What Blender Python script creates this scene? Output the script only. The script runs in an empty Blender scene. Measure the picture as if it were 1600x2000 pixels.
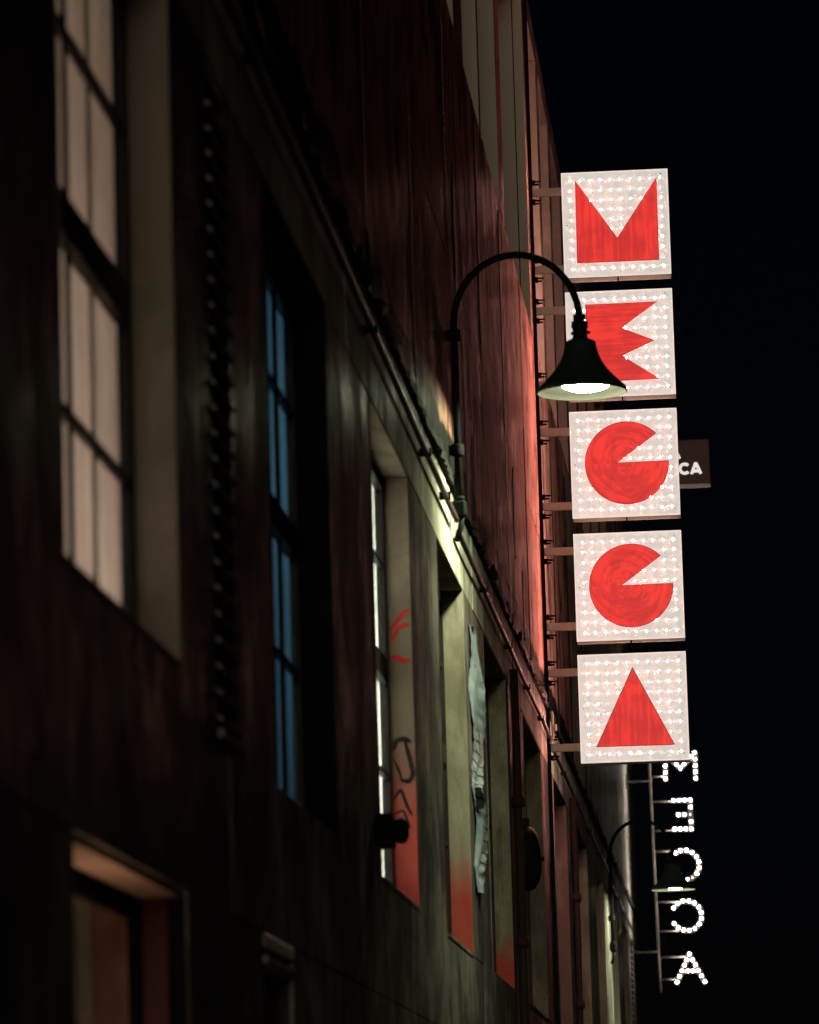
import bpy, bmesh, math, random
from mathutils import Vector, Matrix

# ------------------------------------------------------------------ camera, sky, city glow, exposure
SC = bpy.context.scene
COL = SC.collection
R3 = math.radians
FPX = 8800.0                    # focal length in pixels of a 2000 px tall frame
s = Vector((675 / FPX, -1335 / FPX, -1)).normalized()          # street direction seen by the camera
w = -(-0.0285 * s.x + s.y) / s.z
u = Vector((-0.0285, 1, w)).normalized()                       # world up seen by the camera
r = s.cross(u)
cam_d = bpy.data.cameras.new('camera')
cam = bpy.data.objects.new('camera', cam_d); COL.objects.link(cam)
cam.matrix_world = Matrix.Translation((0, 0, 1.6)) @ Matrix((r, s, u)).to_4x4()
cam_d.sensor_fit = 'VERTICAL'; cam_d.sensor_height = 36; cam_d.sensor_width = 36
cam_d.lens = FPX * 36 / 2000
cam_d.clip_start = 0.1; cam_d.clip_end = 2000
cam_d.dof.use_dof = True; cam_d.dof.focus_distance = 33.5; cam_d.dof.aperture_fstop = 4.6
SC.camera = cam

world = bpy.data.worlds.new('World'); SC.world = world; world.use_nodes = True
wn = world.node_tree; bg = wn.nodes['Background']
sky = wn.nodes.new('ShaderNodeTexSky'); sky.sky_type = 'NISHITA'; sky.sun_disc = False
SUN_DIR = Vector((-0.075, 0.95, -0.12)).normalized()            # the way the light travels
sky.sun_elevation = math.asin(-SUN_DIR.z); sky.sun_rotation = math.atan2(-SUN_DIR.x, -SUN_DIR.y)
tint = wn.nodes.new('ShaderNodeMix'); tint.data_type = 'RGBA'; tint.blend_type = 'MULTIPLY'; tint.inputs[0].default_value = 1; tint.inputs[7].default_value = (.35, .42, 1.0, 1)
wn.links.new(sky.outputs[0], tint.inputs[6]); wn.links.new(tint.outputs[2], bg.inputs[0]); bg.inputs[1].default_value = 0.00045
sun_d = bpy.data.lights.new('city_glow', 'SUN'); sun_d.energy = 0.31; sun_d.angle = R3(9); sun_d.color = (1.0, .86, .67)  # sun lamp standing in for unseen city light from behind the camera
sun = bpy.data.objects.new('city_glow', sun_d); COL.objects.link(sun); sun.location = (3, -20, 30)
sun.rotation_euler = SUN_DIR.to_track_quat('-Z', 'Y').to_euler()

SC.view_settings.view_transform = 'Standard'; SC.view_settings.look = 'None'
SC.view_settings.exposure = 0; SC.view_settings.gamma = 1; SC.view_settings.use_curve_mapping = False
SC.render.engine = 'CYCLES'
SC.cycles.use_denoising = True
SC.cycles.max_bounces = 6; SC.cycles.diffuse_bounces = 3; SC.cycles.transparent_max_bounces = 12
SC.cycles.caustics_reflective = False; SC.cycles.caustics_refractive = False
SC.cycles.sample_clamp_indirect = 3.0
SC.cycles.use_light_tree = True
SC.cycles.adaptive_threshold = .02

rnd = random.Random(7)

# ------------------------------------------------------------------ materials
class NT:
    def __init__(self, name):
        self.m = bpy.data.materials.new(name); self.m.use_nodes = True
        self.t = self.m.node_tree; self.t.nodes.clear()
        self.out = self.t.nodes.new('ShaderNodeOutputMaterial')
    def n(self, kind, ins=None, **props):
        nd = self.t.nodes.new('ShaderNode' + kind)
        for k, v in props.items(): setattr(nd, k, v)
        for k, v in (ins or {}).items():
            if hasattr(v, 'links'): self.t.links.new(v, nd.inputs[k])
            else: nd.inputs[k].default_value = v
        return nd
    def math(self, op, a, b=0.0, clamp=False):
        return self.n('Math', {0: a, 1: b}, operation=op, use_clamp=clamp).outputs[0]
    def mix(self, f, a, b, mode='MIX'):
        nd = self.n('Mix', data_type='RGBA', blend_type=mode)
        for k, v in ((0, f), (6, a), (7, b)):
            if hasattr(v, 'links'): self.t.links.new(v, nd.inputs[k])
            else: nd.inputs[k].default_value = (v + (1,)) if isinstance(v, tuple) and len(v) == 3 else v
        return nd.outputs[2]
    def pos(self): return self.n('NewGeometry').outputs['Position']
    def obj(self): return self.n('TexCoord').outputs['Object']
    def noise(self, vec, scale, sc3=(1, 1, 1), detail=6, rough=.6, dist=0.0, loc=(0, 0, 0)):
        mp = self.n('Mapping', {'Vector': vec, 'Scale': sc3, 'Location': loc})
        return self.n('TexNoise', {'Vector': mp.outputs[0], 'Scale': scale, 'Detail': detail, 'Roughness': rough, 'Distortion': dist}).outputs['Fac']
    def step(self, v, a, b):
        return self.n('MapRange', {'Value': v, 'From Min': a, 'From Max': b, 'To Min': 0.0, 'To Max': 1.0}, interpolation_type='SMOOTHSTEP').outputs[0]
    def bump(self, h, strength, dist):
        return self.n('Bump', {'Height': h, 'Strength': strength, 'Distance': dist}).outputs[0]
    def surf(self, sh): self.t.links.new(sh, self.out.inputs[0])
    def pbr(self, color, rough, metal=0.0, normal=None, **ins):
        d = {'Base Color': color if hasattr(color, 'links') else color + (1,), 'Roughness': rough, 'Metallic': metal}
        if normal is not None: d['Normal'] = normal
        for k, v in ins.items(): d[k.replace('_', ' ')] = v
        p = self.n('BsdfPrincipled', d); self.surf(p.outputs[0]); return p

def concrete(name, dark, mid, light, mould=0.0, spray=None, specks=False, rough=(.30, .42), streak=1.0, gloss=.0, cracks=0.0):
    t = NT(name); p = t.pos()
    z = t.n('SeparateXYZ', {0: p}).outputs[2]
    st = t.noise(p, 1.0, (3.2, 1.9, 1.0), 9, .68, dist=.6)
    st2 = t.noise(p, 1.0, (9, 4.2, 2.6), 9, .70, dist=.5, loc=(3, 5, 1))
    bl = t.noise(p, 1.0, (1, .55, .9), 8, .64, dist=.8, loc=(1, 9, 2))
    fine = t.noise(p, 60, (1, 1, 1), 6, .7)
    f = t.step(t.math('ADD', t.math('MULTIPLY', st, .65 * streak), t.math('ADD', t.math('MULTIPLY', bl, .5), .175 * (1 - streak))), .47, .64)
    c = t.mix(f, dark, mid)
    c = t.mix(t.math('MULTIPLY', t.step(st2, .54, .74), .75 * streak), c, light)
    c = t.mix(t.math('MULTIPLY', t.step(fine, .35, .75), .25), c, tuple(x * .55 for x in mid))
    drip = t.step(t.noise(p, 1.0, (4, 2.6, .45), 9, .70, loc=(7, 2, 4)), .57, .66)
    c = t.mix(t.math('MULTIPLY', drip, .8 * streak), c, (.012, .009, .009))
    if cracks:
        nv = t.n('TexNoise', {'Vector': p, 'Scale': 1.7, 'Detail': 5.0}).outputs['Color']
        wv_ = t.n('VectorMath', {0: t.n('Mapping', {'Vector': p, 'Scale': (.3, .42, .2)}).outputs[0], 1: t.n('VectorMath', {0: nv, 1: (.22, .22, .12)}, operation='MULTIPLY').outputs[0]}, operation='ADD').outputs[0]
        ed = t.n('TexVoronoi', {'Vector': wv_, 'Scale': 1.3}, feature='DISTANCE_TO_EDGE').outputs['Distance']
        ck = t.math('MULTIPLY', t.math('SUBTRACT', 1.0, t.step(ed, .004, .013)), t.step(t.noise(p, .9, (1, 1, .7), 4, .6, loc=(5, 5, 1)), .40, .56))
        c = t.mix(t.math('MULTIPLY', ck, .9 * cracks), c, (.006, .005, .005))
        pt = t.step(t.noise(p, 1.0, (4, 2.2, 2.0), 9, .74, loc=(11, 3, 6)), .58, .64)
        c = t.mix(t.math('MULTIPLY', pt, .8 * cracks), c, (.012, .008, .008))
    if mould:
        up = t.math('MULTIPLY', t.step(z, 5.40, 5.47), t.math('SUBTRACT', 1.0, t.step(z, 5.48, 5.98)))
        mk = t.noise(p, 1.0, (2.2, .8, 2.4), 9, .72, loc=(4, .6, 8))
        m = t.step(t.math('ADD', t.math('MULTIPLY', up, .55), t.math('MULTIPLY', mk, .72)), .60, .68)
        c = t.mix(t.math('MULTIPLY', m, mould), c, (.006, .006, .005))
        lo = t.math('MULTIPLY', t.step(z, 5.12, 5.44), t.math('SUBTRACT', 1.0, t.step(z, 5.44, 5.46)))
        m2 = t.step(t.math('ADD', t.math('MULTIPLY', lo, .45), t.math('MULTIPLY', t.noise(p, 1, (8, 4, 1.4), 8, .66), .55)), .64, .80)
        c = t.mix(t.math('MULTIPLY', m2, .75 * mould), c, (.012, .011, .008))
    if specks:
        vo = t.n('TexVoronoi', {'Vector': p, 'Scale': 34.0, 'Randomness': 1.0}).outputs['Distance']
        sp = t.math('MULTIPLY', t.math('SUBTRACT', 1.0, t.step(vo, .10, .22)), t.step(t.noise(p, 5, loc=(2, 2, 2)), .45, .6))
        c = t.mix(t.math('MULTIPLY', sp, .85), c, (.02, .015, .012))
    if spray:
        nz = t.noise(p, 7.0, (1, 1, 1), 5, .6)
        dr = t.step(t.noise(p, 1.0, (60, 60, 1.5), 4, .6, loc=(9, 1, 1)), .52, .70)
        zz = t.math('SUBTRACT', t.math('ADD', z, t.math('MULTIPLY', t.math('SUBTRACT', nz, .5), .34)), t.math('MULTIPLY', t.math('SUBTRACT', dr, .2), -.10))
        zz = t.math('ADD', zz, t.math('MULTIPLY', t.math('SUBTRACT', fine, .5), .25))
        m = t.math('SUBTRACT', 1.0, t.step(zz, spray[1], spray[0]))
        c = t.mix(t.math('MULTIPLY', m, .82), c, (.34, .026, .022))
    rg = t.n('MapRange', {'Value': st2, 'From Min': .3, 'From Max': .7, 'To Min': rough[1], 'To Max': rough[0]}).outputs[0]
    h = t.math('ADD', t.math('MULTIPLY', st, .5), t.math('ADD', t.math('MULTIPLY', fine, .18), t.math('MULTIPLY', st2, .3)))
    spec = t.math('MULTIPLY', t.math('ADD', .25, t.step(st2, .40, .75)), gloss)
    bn = t.bump(h, .35, .010)
    pb = t.pbr(c, rg, normal=bn, Specular_IOR_Level=0.0)
    if gloss:
        gb = t.n('BsdfGlossy', {'Color': (1, 1, 1, 1), 'Roughness': rg, 'Normal': bn})
        t.surf(t.n('MixShader', {0: spec, 1: pb.outputs[0], 2: gb.outputs[0]}).outputs[0])
    return t.m

def plain(name, color, rough=.5, metal=0.0, var=.35, scale=18, bump=.15, spec=.12):
    t = NT(name); p = t.pos()
    nz = t.noise(p, scale, (1, 1, .5), 6, .65)
    c = t.mix(t.step(nz, .3, .7), tuple(x * (1 - var) for x in color), color)
    t.pbr(c, t.math('ADD', t.math('MULTIPLY', nz, .25), max(0, rough - .12)), metal, t.bump(nz, bump, .004), Specular_IOR_Level=spec)
    return t.m

def emis(name, color, strength, base=(.02, .02, .02)):
    t = NT(name)
    t.pbr(base, .4, Emission_Color=color + (1,), Emission_Strength=strength)
    return t.m

def glass_mat(name, tint=(.9, .95, .93), dirt=.12):
    t = NT(name)
    nz = t.noise(t.pos(), 3.0, (1, 1, .4), 6, .65)
    fr = t.n('Fresnel', {'IOR': 1.5})
    tr = t.n('BsdfTransparent', {'Color': tint + (1,)}); gl = t.n('BsdfGlossy', {'Roughness': .06})
    df = t.n('BsdfDiffuse', {'Color': (.12, .11, .10, 1)})
    a = t.n('MixShader', {0: t.math('MULTIPLY', fr.outputs[0], .3), 1: tr.outputs[0], 2: gl.outputs[0]})
    b = t.n('MixShader', {0: t.math('MULTIPLY', t.step(nz, .35, .8), dirt), 1: a.outputs[0], 2: df.outputs[0]})
    t.surf(b.outputs[0]); return t.m

def curtain_mat(name, color):
    t = NT(name)
    nz = t.noise(t.pos(), 1.0, (1, 14, .5), 6, .65)
    n2 = t.noise(t.pos(), 2.2, (1, 1, .6), 5, .6, loc=(2, 7, 3))
    c = t.mix(t.step(t.math('ADD', t.math('MULTIPLY', nz, .6), t.math('MULTIPLY', n2, .5)), .36, .72), tuple(x * .55 for x in color), color)
    a = t.n('BsdfTranslucent', {'Color': c}); b = t.n('BsdfDiffuse', {'Color': c})
    t.surf(t.n('MixShader', {0: .3, 1: a.outputs[0], 2: b.outputs[0]}).outputs[0]); return t.m

def brush_mat(name, kind, centre=(0, 0)):
    """backlit red paint on acrylic, brushed on in strokes"""
    t = NT(name); p = t.obj()
    if kind == 'v': f = t.noise(p, 1.0, (34, 1, 2.2), 5, .6)
    elif kind == 'h': f = t.noise(p, 1.0, (2.2, 1, 36), 5, .6)
    else:
        sub = t.n('VectorMath', {0: p, 1: (centre[0], 0, centre[1])}, operation='SUBTRACT').outputs[0]
        xyz = t.n('SeparateXYZ', {0: sub})
        rad = t.n('VectorMath', {0: sub}, operation='LENGTH').outputs['Value']
        ang = t.math('ARCTAN2', xyz.outputs[2], xyz.outputs[0])
        cv = t.n('CombineXYZ', {0: t.math('MULTIPLY', rad, 26.0), 1: t.math('MULTIPLY', ang, 1.1), 2: 0.0}).outputs[0]
        f = t.noise(cv, 1.0, (1, 1, 1), 5, .6, dist=.8)
    bl = t.noise(p, 5.0, (1, 1, 1), 3, .5, dist=.6)
    f = t.step(t.math('ADD', t.math('MULTIPLY', f, .6), t.math('MULTIPLY', bl, .45)), .40, .68)
    c = t.mix(f, (.58, .001, .008), (.96, .020, .013))
    t.pbr((.2, .01, .01), .35, Emission_Color=c, Emission_Strength=.92)
    return t.m

M = {}
M['wall_low'] = concrete('stained_concrete', (.06, .052, .05), (.25, .22, .19), (.50, .46, .39), mould=.9, streak=.6, gloss=.022)
M['wall_up'] = concrete('stained_render_sign_red', (.045, .021, .017), (.28, .145, .115), (.54, .35, .29), mould=1.0, gloss=.018, cracks=1.0)  # stained render, with the signs' red light put into its colour
M['wall_pale'] = concrete('far_wall_lit_concrete', (.16, .145, .125), (.36, .33, .29), (.66, .62, .56), gloss=.03)  # paler copy of the upper wall; light on its far end put into the colour
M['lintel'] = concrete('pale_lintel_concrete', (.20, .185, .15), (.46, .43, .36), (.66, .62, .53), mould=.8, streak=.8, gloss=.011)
M['core'] = concrete('joint_concrete', (.02, .017, .016), (.05, .042, .036), (.07, .06, .05))
M['jamb'] = concrete('reveal_plaster', (.20, .175, .13), (.40, .36, .28), (.48, .44, .35), streak=.4, rough=(.6, .9))
M['jamb_speck'] = concrete('flaking_reveal_plaster', (.14, .125, .085), (.34, .31, .22), (.44, .41, .30), streak=.6, specks=True, rough=(.45, .85))
M['jamb_red3'] = concrete('reveal_plaster_sprayed_high', (.15, .12, .085), (.34, .28, .21), (.40, .34, .26), streak=.5, spray=(3.85, 3.25), rough=(.6, .9))
M['jamb_red4'] = concrete('reveal_plaster_sprayed_low', (.14, .125, .09), (.29, .26, .20), (.36, .33, .26), streak=.55, spray=(3.62, 3.18), rough=(.6, .9))
M['jamb_red5'] = concrete('reveal_plaster_sprayed_foot', (.14, .125, .085), (.32, .29, .21), (.42, .39, .29), streak=.6, spray=(3.34, 3.08), specks=True, rough=(.45, .85))
M['jamb_brown'] = concrete('brown_reveal_plaster', (.09, .055, .045), (.19, .115, .095), (.25, .16, .13), streak=.5, rough=(.6, .9))
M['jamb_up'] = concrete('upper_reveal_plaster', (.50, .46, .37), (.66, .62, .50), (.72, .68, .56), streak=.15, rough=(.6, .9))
M['jamb_pink'] = concrete('reveal_plaster_sign_tint', (.20, .13, .11), (.33, .22, .19), (.40, .28, .24), streak=.3, rough=(.6, .9))  # pink light bounced from the signs is put into this plaster colour
M['jamb_dark'] = plain('tarred_reveal', (.008, .008, .011), .9, spec=0.0)
M['frame_dark'] = plain('dark_frame_paint', (.018, .015, .014), .5)
M['frame_pale'] = plain('weathered_frame_paint', (.20, .20, .17), .6)
M['glass'] = glass_mat('window_glass')
M['black'] = plain('black_enamel', (.008, .009, .009), .65, bump=.1, spec=.02)
M['steel'] = plain('black_steel', (.012, .011, .011), .6, spec=.04)
M['conduit'] = plain('galvanised_conduit', (.022, .021, .020), .55, spec=.03)
M['rust'] = plain('rusty_iron', (.022, .011, .009), .8, scale=40, bump=.6)
M['cream'] = plain('cream_powder_coat', (.62, .56, .48), .45, var=.12)
M['near_black'] = plain('moss_and_strip_black', (.008, .009, .006), .95, scale=50, bump=.8)

# ------------------------------------------------------------------ mesh helpers
class MB:
    def __init__(self): self.v = []; self.f = []; self.mi = []; self.sm = []
    def add(self, verts, faces, mi=0, smooth=False):
        o = len(self.v); self.v += [tuple(p) for p in verts]
        for f in faces: self.f.append(tuple(i + o for i in f)); self.mi.append(mi); self.sm.append(smooth)
        return self
    def box(self, x0, x1, y0, y1, z0, z1, mi=0, c=0.0):
        if c <= 0:
            V = [(x, y, z) for x in (x0, x1) for y in (y0, y1) for z in (z0, z1)]
            return self.add(V, [(0, 1, 3, 2), (4, 6, 7, 5), (0, 4, 5, 1), (2, 3, 7, 6), (0, 2, 6, 4), (1, 5, 7, 3)], mi)
        lo = (x0, y0, z0); hi = (x1, y1, z1); V = []; idx = {}
        for a in range(8):
            b = [(a >> k) & 1 for k in range(3)]
            for k in range(3):
                q = [((hi[j] if b[j] else lo[j]) if j == k else (hi[j] - c if b[j] else lo[j] + c)) for j in range(3)]
                idx[(a, k)] = len(V); V.append(q)
        F = []
        for k in range(3):
            i, j = [d for d in range(3) if d != k]
            for sde in (0, 1):
                ring = [(0, 0), (1, 0), (1, 1), (0, 1)]
                q = [idx[((sde << k) | (bi << i) | (bj << j), k)] for bi, bj in ring]
                F.append(q if sde else q[::-1])
        for k in range(3):
            i, j = [d for d in range(3) if d != k]
            for bi in (0, 1):
                for bj in (0, 1):
                    a0 = (bi << i) | (bj << j); a1 = a0 | (1 << k)
                    F.append((idx[(a0, i)], idx[(a0, j)], idx[(a1, j)], idx[(a1, i)]))
        for a in range(8): F.append((idx[(a, 0)], idx[(a, 1)], idx[(a, 2)]))
        return self.add(V, F, mi)
    def tube(self, pts, rad, n=10, mi=0, cap=True):
        pts = [Vector(p) for p in pts]; V = []; F = []
        rr = rad if isinstance(rad, (list, tuple)) else [rad] * len(pts)
        t0 = (pts[1] - pts[0]).normalized()
        a = t0.orthogonal().normalized(); prev = t0
        for i, p in enumerate(pts):
            if i == 0: t = t0
            elif i == len(pts) - 1: t = (pts[i] - pts[i - 1]).normalized()
            else: t = ((pts[i] - pts[i - 1]).normalized() + (pts[i + 1] - pts[i]).normalized()).normalized()
            a = (prev.rotation_difference(t) @ a); prev = t
            a = (a - t * a.dot(t)).normalized(); b = t.cross(a)
            for k in range(n):
                an = 2 * math.pi * k / n
                V.append(p + (a * math.cos(an) + b * math.sin(an)) * rr[i])
        for i in range(len(pts) - 1):
            for k in range(n):
                k2 = (k + 1) % n
                F.append((i * n + k, i * n + k2, (i + 1) * n + k2, (i + 1) * n + k))
        if cap: F.append(tuple(range(n))[::-1]); F.append(tuple(range((len(pts) - 1) * n, len(pts) * n)))
        return self.add(V, F, mi, True)
    def lathe(self, prof, c, axis='Z', n=40, mi=0):
        V = []; F = []
        for (rad, h) in prof:
            for k in range(n):
                a = 2 * math.pi * k / n; x, y = rad * math.cos(a), rad * math.sin(a)
                q = (x, y, h) if axis == 'Z' else ((h, x, y) if axis == 'X' else (x, h, y))
                V.append((q[0] + c[0], q[1] + c[1], q[2] + c[2]))
        for i in range(len(prof) - 1):
            for k in range(n):
                k2 = (k + 1) % n
                F.append((i * n + k, i * n + k2, (i + 1) * n + k2, (i + 1) * n + k))
        return self.add(V, F, mi, True)
    def prism(self, poly, y0, y1, mi=0, sides=True, mi_side=None):
        n = len(poly)
        V = [(x, y0, z) for x, z in poly] + [(x, y1, z) for x, z in poly]
        self.add(V, [tuple(range(n))], mi)
        if sides:
            self.add(V, [(i, (i + 1) % n, (i + 1) % n + n, i + n) for i in range(n)] + [tuple(range(n, 2 * n))[::-1]], mi if mi_side is None else mi_side)
        return self
    def mesh(self, name, mats, origin=(0, 0, 0)):
        me = bpy.data.meshes.new(name)
        o = origin
        me.from_pydata([(p[0] - o[0], p[1] - o[1], p[2] - o[2]) for p in self.v], [], self.f)
        mats = mats if isinstance(mats, (list, tuple)) else [mats]
        for m in mats: me.materials.append(m)
        me.polygons.foreach_set('material_index', self.mi)
        me.polygons.foreach_set('use_smooth', self.sm)
        bm = bmesh.new(); bm.from_mesh(me); bmesh.ops.recalc_face_normals(bm, faces=bm.faces); bm.to_mesh(me); bm.free()
        me.update(); return me

def link(name, data, parent=None, loc=(0, 0, 0)):
    o = bpy.data.objects.new(name, data); COL.objects.link(o); o.location = loc
    if parent is not None: o.parent = parent
    return o
def worldloc(o):
    v = Vector((0, 0, 0))
    while o is not None: v += o.location; o = o.parent
    return v
def part(name, mb, mats, parent, origin=None):
    """a mesh given in world coordinates, hung under its thing or part"""
    base = worldloc(parent)
    og = Vector(origin) if origin is not None else base
    return link(name, mb.mesh(name, mats, og), parent, og - base)
def thing(name, label, cat, loc, group=None):
    o = link(name, None, None, loc); o['label'] = label; o['category'] = cat
    if group: o['group'] = group
    return o
def single(name, mb, mats, label, cat, loc, group=None):
    o = link(name, mb.mesh(name, mats, loc), None, loc); o['label'] = label; o['category'] = cat
    if group: o['group'] = group
    return o

FX = -1.5        # the facade plane
# ------------------------------------------------------------------ ground
def structure(name, mb, mat):
    o = link(name, mb.mesh(name, mat)); o['kind'] = 'structure'; return o
M['asphalt'] = plain('asphalt', (.05, .05, .052), .85, scale=60, bump=.6)
M['paving'] = plain('pavement_concrete', (.16, .15, .14), .8, scale=30)
structure('ground', MB().box(-400, 600, -300, 900, -.3, -.15), M['asphalt'])
structure('pavement', MB().box(-1.6, 1.3, -10, 90, -.15, 0, c=.01), M['paving'])

# ------------------------------------------------------------------ the building
B = thing('warehouse_building', 'long stained concrete warehouse front with deep windows and upper storey running along the street', 'building', (-1.7, 35, 0))
YS, YE = 3.0, 64.0
WIN = [(10.0, 12.1), (14.6, 16.73), (18.76, 20.9), (22.85, 24.95), (26.85, 29.3), (31.55, 34.16), (36.4, 38.9), (41.3, 43.8), (46.1, 48.6), (50.9, 53.4), (55.7, 58.0)]
LOUV = [(12.93, 13.5), (59.0, 60.2)]
UPW = [(15.5, 17.9), (18.6, 21.2), (22.3, 25.7), (26.6, 28.22), (28.5, 30.55), (31.2, 35.13), (35.75, 37.5), (37.95, 39.8), (40.2, 42.4), (42.9, 45.2), (45.8, 48.2), (48.8, 51.3), (52.0, 54.6)]
DOORS = [(10.08, 12.12), (14.05, 14.95)]
JOINTS_UP = [5.4, 8.2, 11.0, 13.6, 16.2, 18.9, 21.7, 24.45, 27.6, 30.3, 33.1, 35.42, 37.9, 41.0, 44.2, 47.5, 51.0, 54.5, 58.0, 61.0]
JOINTS_LOW = [7.5, 13.2, 17.7, 21.9, 25.9, 30.4, 35.42, 40.1, 45.0, 49.8, 54.5, 59.0]
core = MB()
def band(z0, z1, openings, joints, mat, gap=.006, gb=1, gt=1):
    ys = [YS]; segs = []
    for a, b in sorted(openings): segs.append((ys[-1], a)); ys.append(b)
    segs.append((ys[-1], YE))
    for a, b in segs:
        core.box(FX - .35, FX - .016, a, b, z0, z1)
        cuts = [a] + [j for j in joints if a + .25 < j < b - .25] + [b]
        for i in range(len(cuts) - 1):
            y0 = cuts[i] + (gap if i > 0 else 0); y1 = cuts[i + 1] - (gap if i < len(cuts) - 2 else 0)
            q = MB().box(FX - .0158, FX + rnd.uniform(-.003, .003), y0, y1, z0 + gap * .6 * gb, z1 - gap * .6 * gt, c=.005 if gb and gt else .0015)
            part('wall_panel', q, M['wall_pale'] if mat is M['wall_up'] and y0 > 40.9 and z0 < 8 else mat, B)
band(0, 2.46, DOORS, JOINTS_LOW, M['wall_low'], gt=0)
band(2.46, 2.955, [], JOINTS_LOW, M['wall_low'], gb=0, gt=0)
band(2.955, 5.0, WIN + LOUV, JOINTS_LOW, M['wall_low'], gb=0)
part('sill_course', MB().box(FX - .345, FX + .0005, 10.0003, 12.0997, 2.9555, 3.0575), M['wall_low'], B)
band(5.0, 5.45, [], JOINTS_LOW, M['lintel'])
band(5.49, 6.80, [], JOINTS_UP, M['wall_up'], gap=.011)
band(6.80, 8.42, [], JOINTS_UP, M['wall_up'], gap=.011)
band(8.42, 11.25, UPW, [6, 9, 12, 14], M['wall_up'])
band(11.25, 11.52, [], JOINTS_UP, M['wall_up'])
core.box(FX - .35, FX - .016, YS, YE, 5.4502, 5.4898)
core.box(-9, FX - .352, YS, YE, 11.3, 11.45)
core.box(-9, FX - .352, YS, YS + .2, 0, 11.29); core.box(-9, FX - .352, YE - .2, YE, 0, 11.29)
part('wall_core', core, M['core'], B)
# moss-grown drip ledge, one length per bay
led = [YS] + JOINTS_LOW + [YE]
for i in range(len(led) - 1):
    y0, y1 = led[i] + .004, led[i + 1] - .004
    q = MB(); n = max(6, int((y1 - y0) / .1)); V = []; F = []
    for k in range(n + 1):
        y = y0 + (y1 - y0) * k / n
        j = rnd.uniform(-.006, .010) + (rnd.uniform(0, .018) if rnd.random() < .2 else 0); h = rnd.uniform(-.004, .016) + (rnd.uniform(0, .045) if rnd.random() < .25 else 0)
        V += [(FX - .015, y, 5.452), (FX + .022 + j, y, 5.452 - max(0, rnd.uniform(-.02, .02))), (FX + .024 + j, y, 5.482 + h), (FX - .015, y, 5.489 + h * .3)]
    for k in range(n):
        for a in range(4):
            b = (a + 1) % 4; F.append((k * 4 + a, k * 4 + b, k * 4 + 4 + b, k * 4 + 4 + a))
    F += [(3, 2, 1, 0), (n * 4, n * 4 + 1, n * 4 + 2, n * 4 + 3)]
    q.add(V, F); part('drip_ledge', q, M['near_black'], B)

# ragged near-black strips along the joints, and short gashes between them
def dark_strip(y, z0, z1, wd, seed):
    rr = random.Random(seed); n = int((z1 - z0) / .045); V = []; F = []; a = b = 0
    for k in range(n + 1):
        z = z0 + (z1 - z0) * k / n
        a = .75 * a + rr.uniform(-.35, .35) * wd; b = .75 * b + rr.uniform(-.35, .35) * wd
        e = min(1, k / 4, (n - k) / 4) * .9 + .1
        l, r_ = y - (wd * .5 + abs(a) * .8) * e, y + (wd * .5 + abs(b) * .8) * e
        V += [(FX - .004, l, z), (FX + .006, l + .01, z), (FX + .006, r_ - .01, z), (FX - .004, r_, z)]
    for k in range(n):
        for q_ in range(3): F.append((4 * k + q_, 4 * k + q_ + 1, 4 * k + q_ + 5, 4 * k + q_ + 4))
    part('dark_strip', MB().add(V, F), M['near_black'], B)
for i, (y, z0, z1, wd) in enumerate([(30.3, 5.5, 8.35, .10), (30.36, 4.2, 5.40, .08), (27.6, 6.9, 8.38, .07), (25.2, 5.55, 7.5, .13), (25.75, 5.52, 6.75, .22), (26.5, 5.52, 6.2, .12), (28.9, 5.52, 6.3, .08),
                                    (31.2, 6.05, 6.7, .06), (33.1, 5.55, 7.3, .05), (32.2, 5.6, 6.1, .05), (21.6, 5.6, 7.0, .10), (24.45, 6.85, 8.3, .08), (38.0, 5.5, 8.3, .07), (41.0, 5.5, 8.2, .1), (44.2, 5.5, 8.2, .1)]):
    dark_strip(y, z0, z1, wd, 50 + i)

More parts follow.
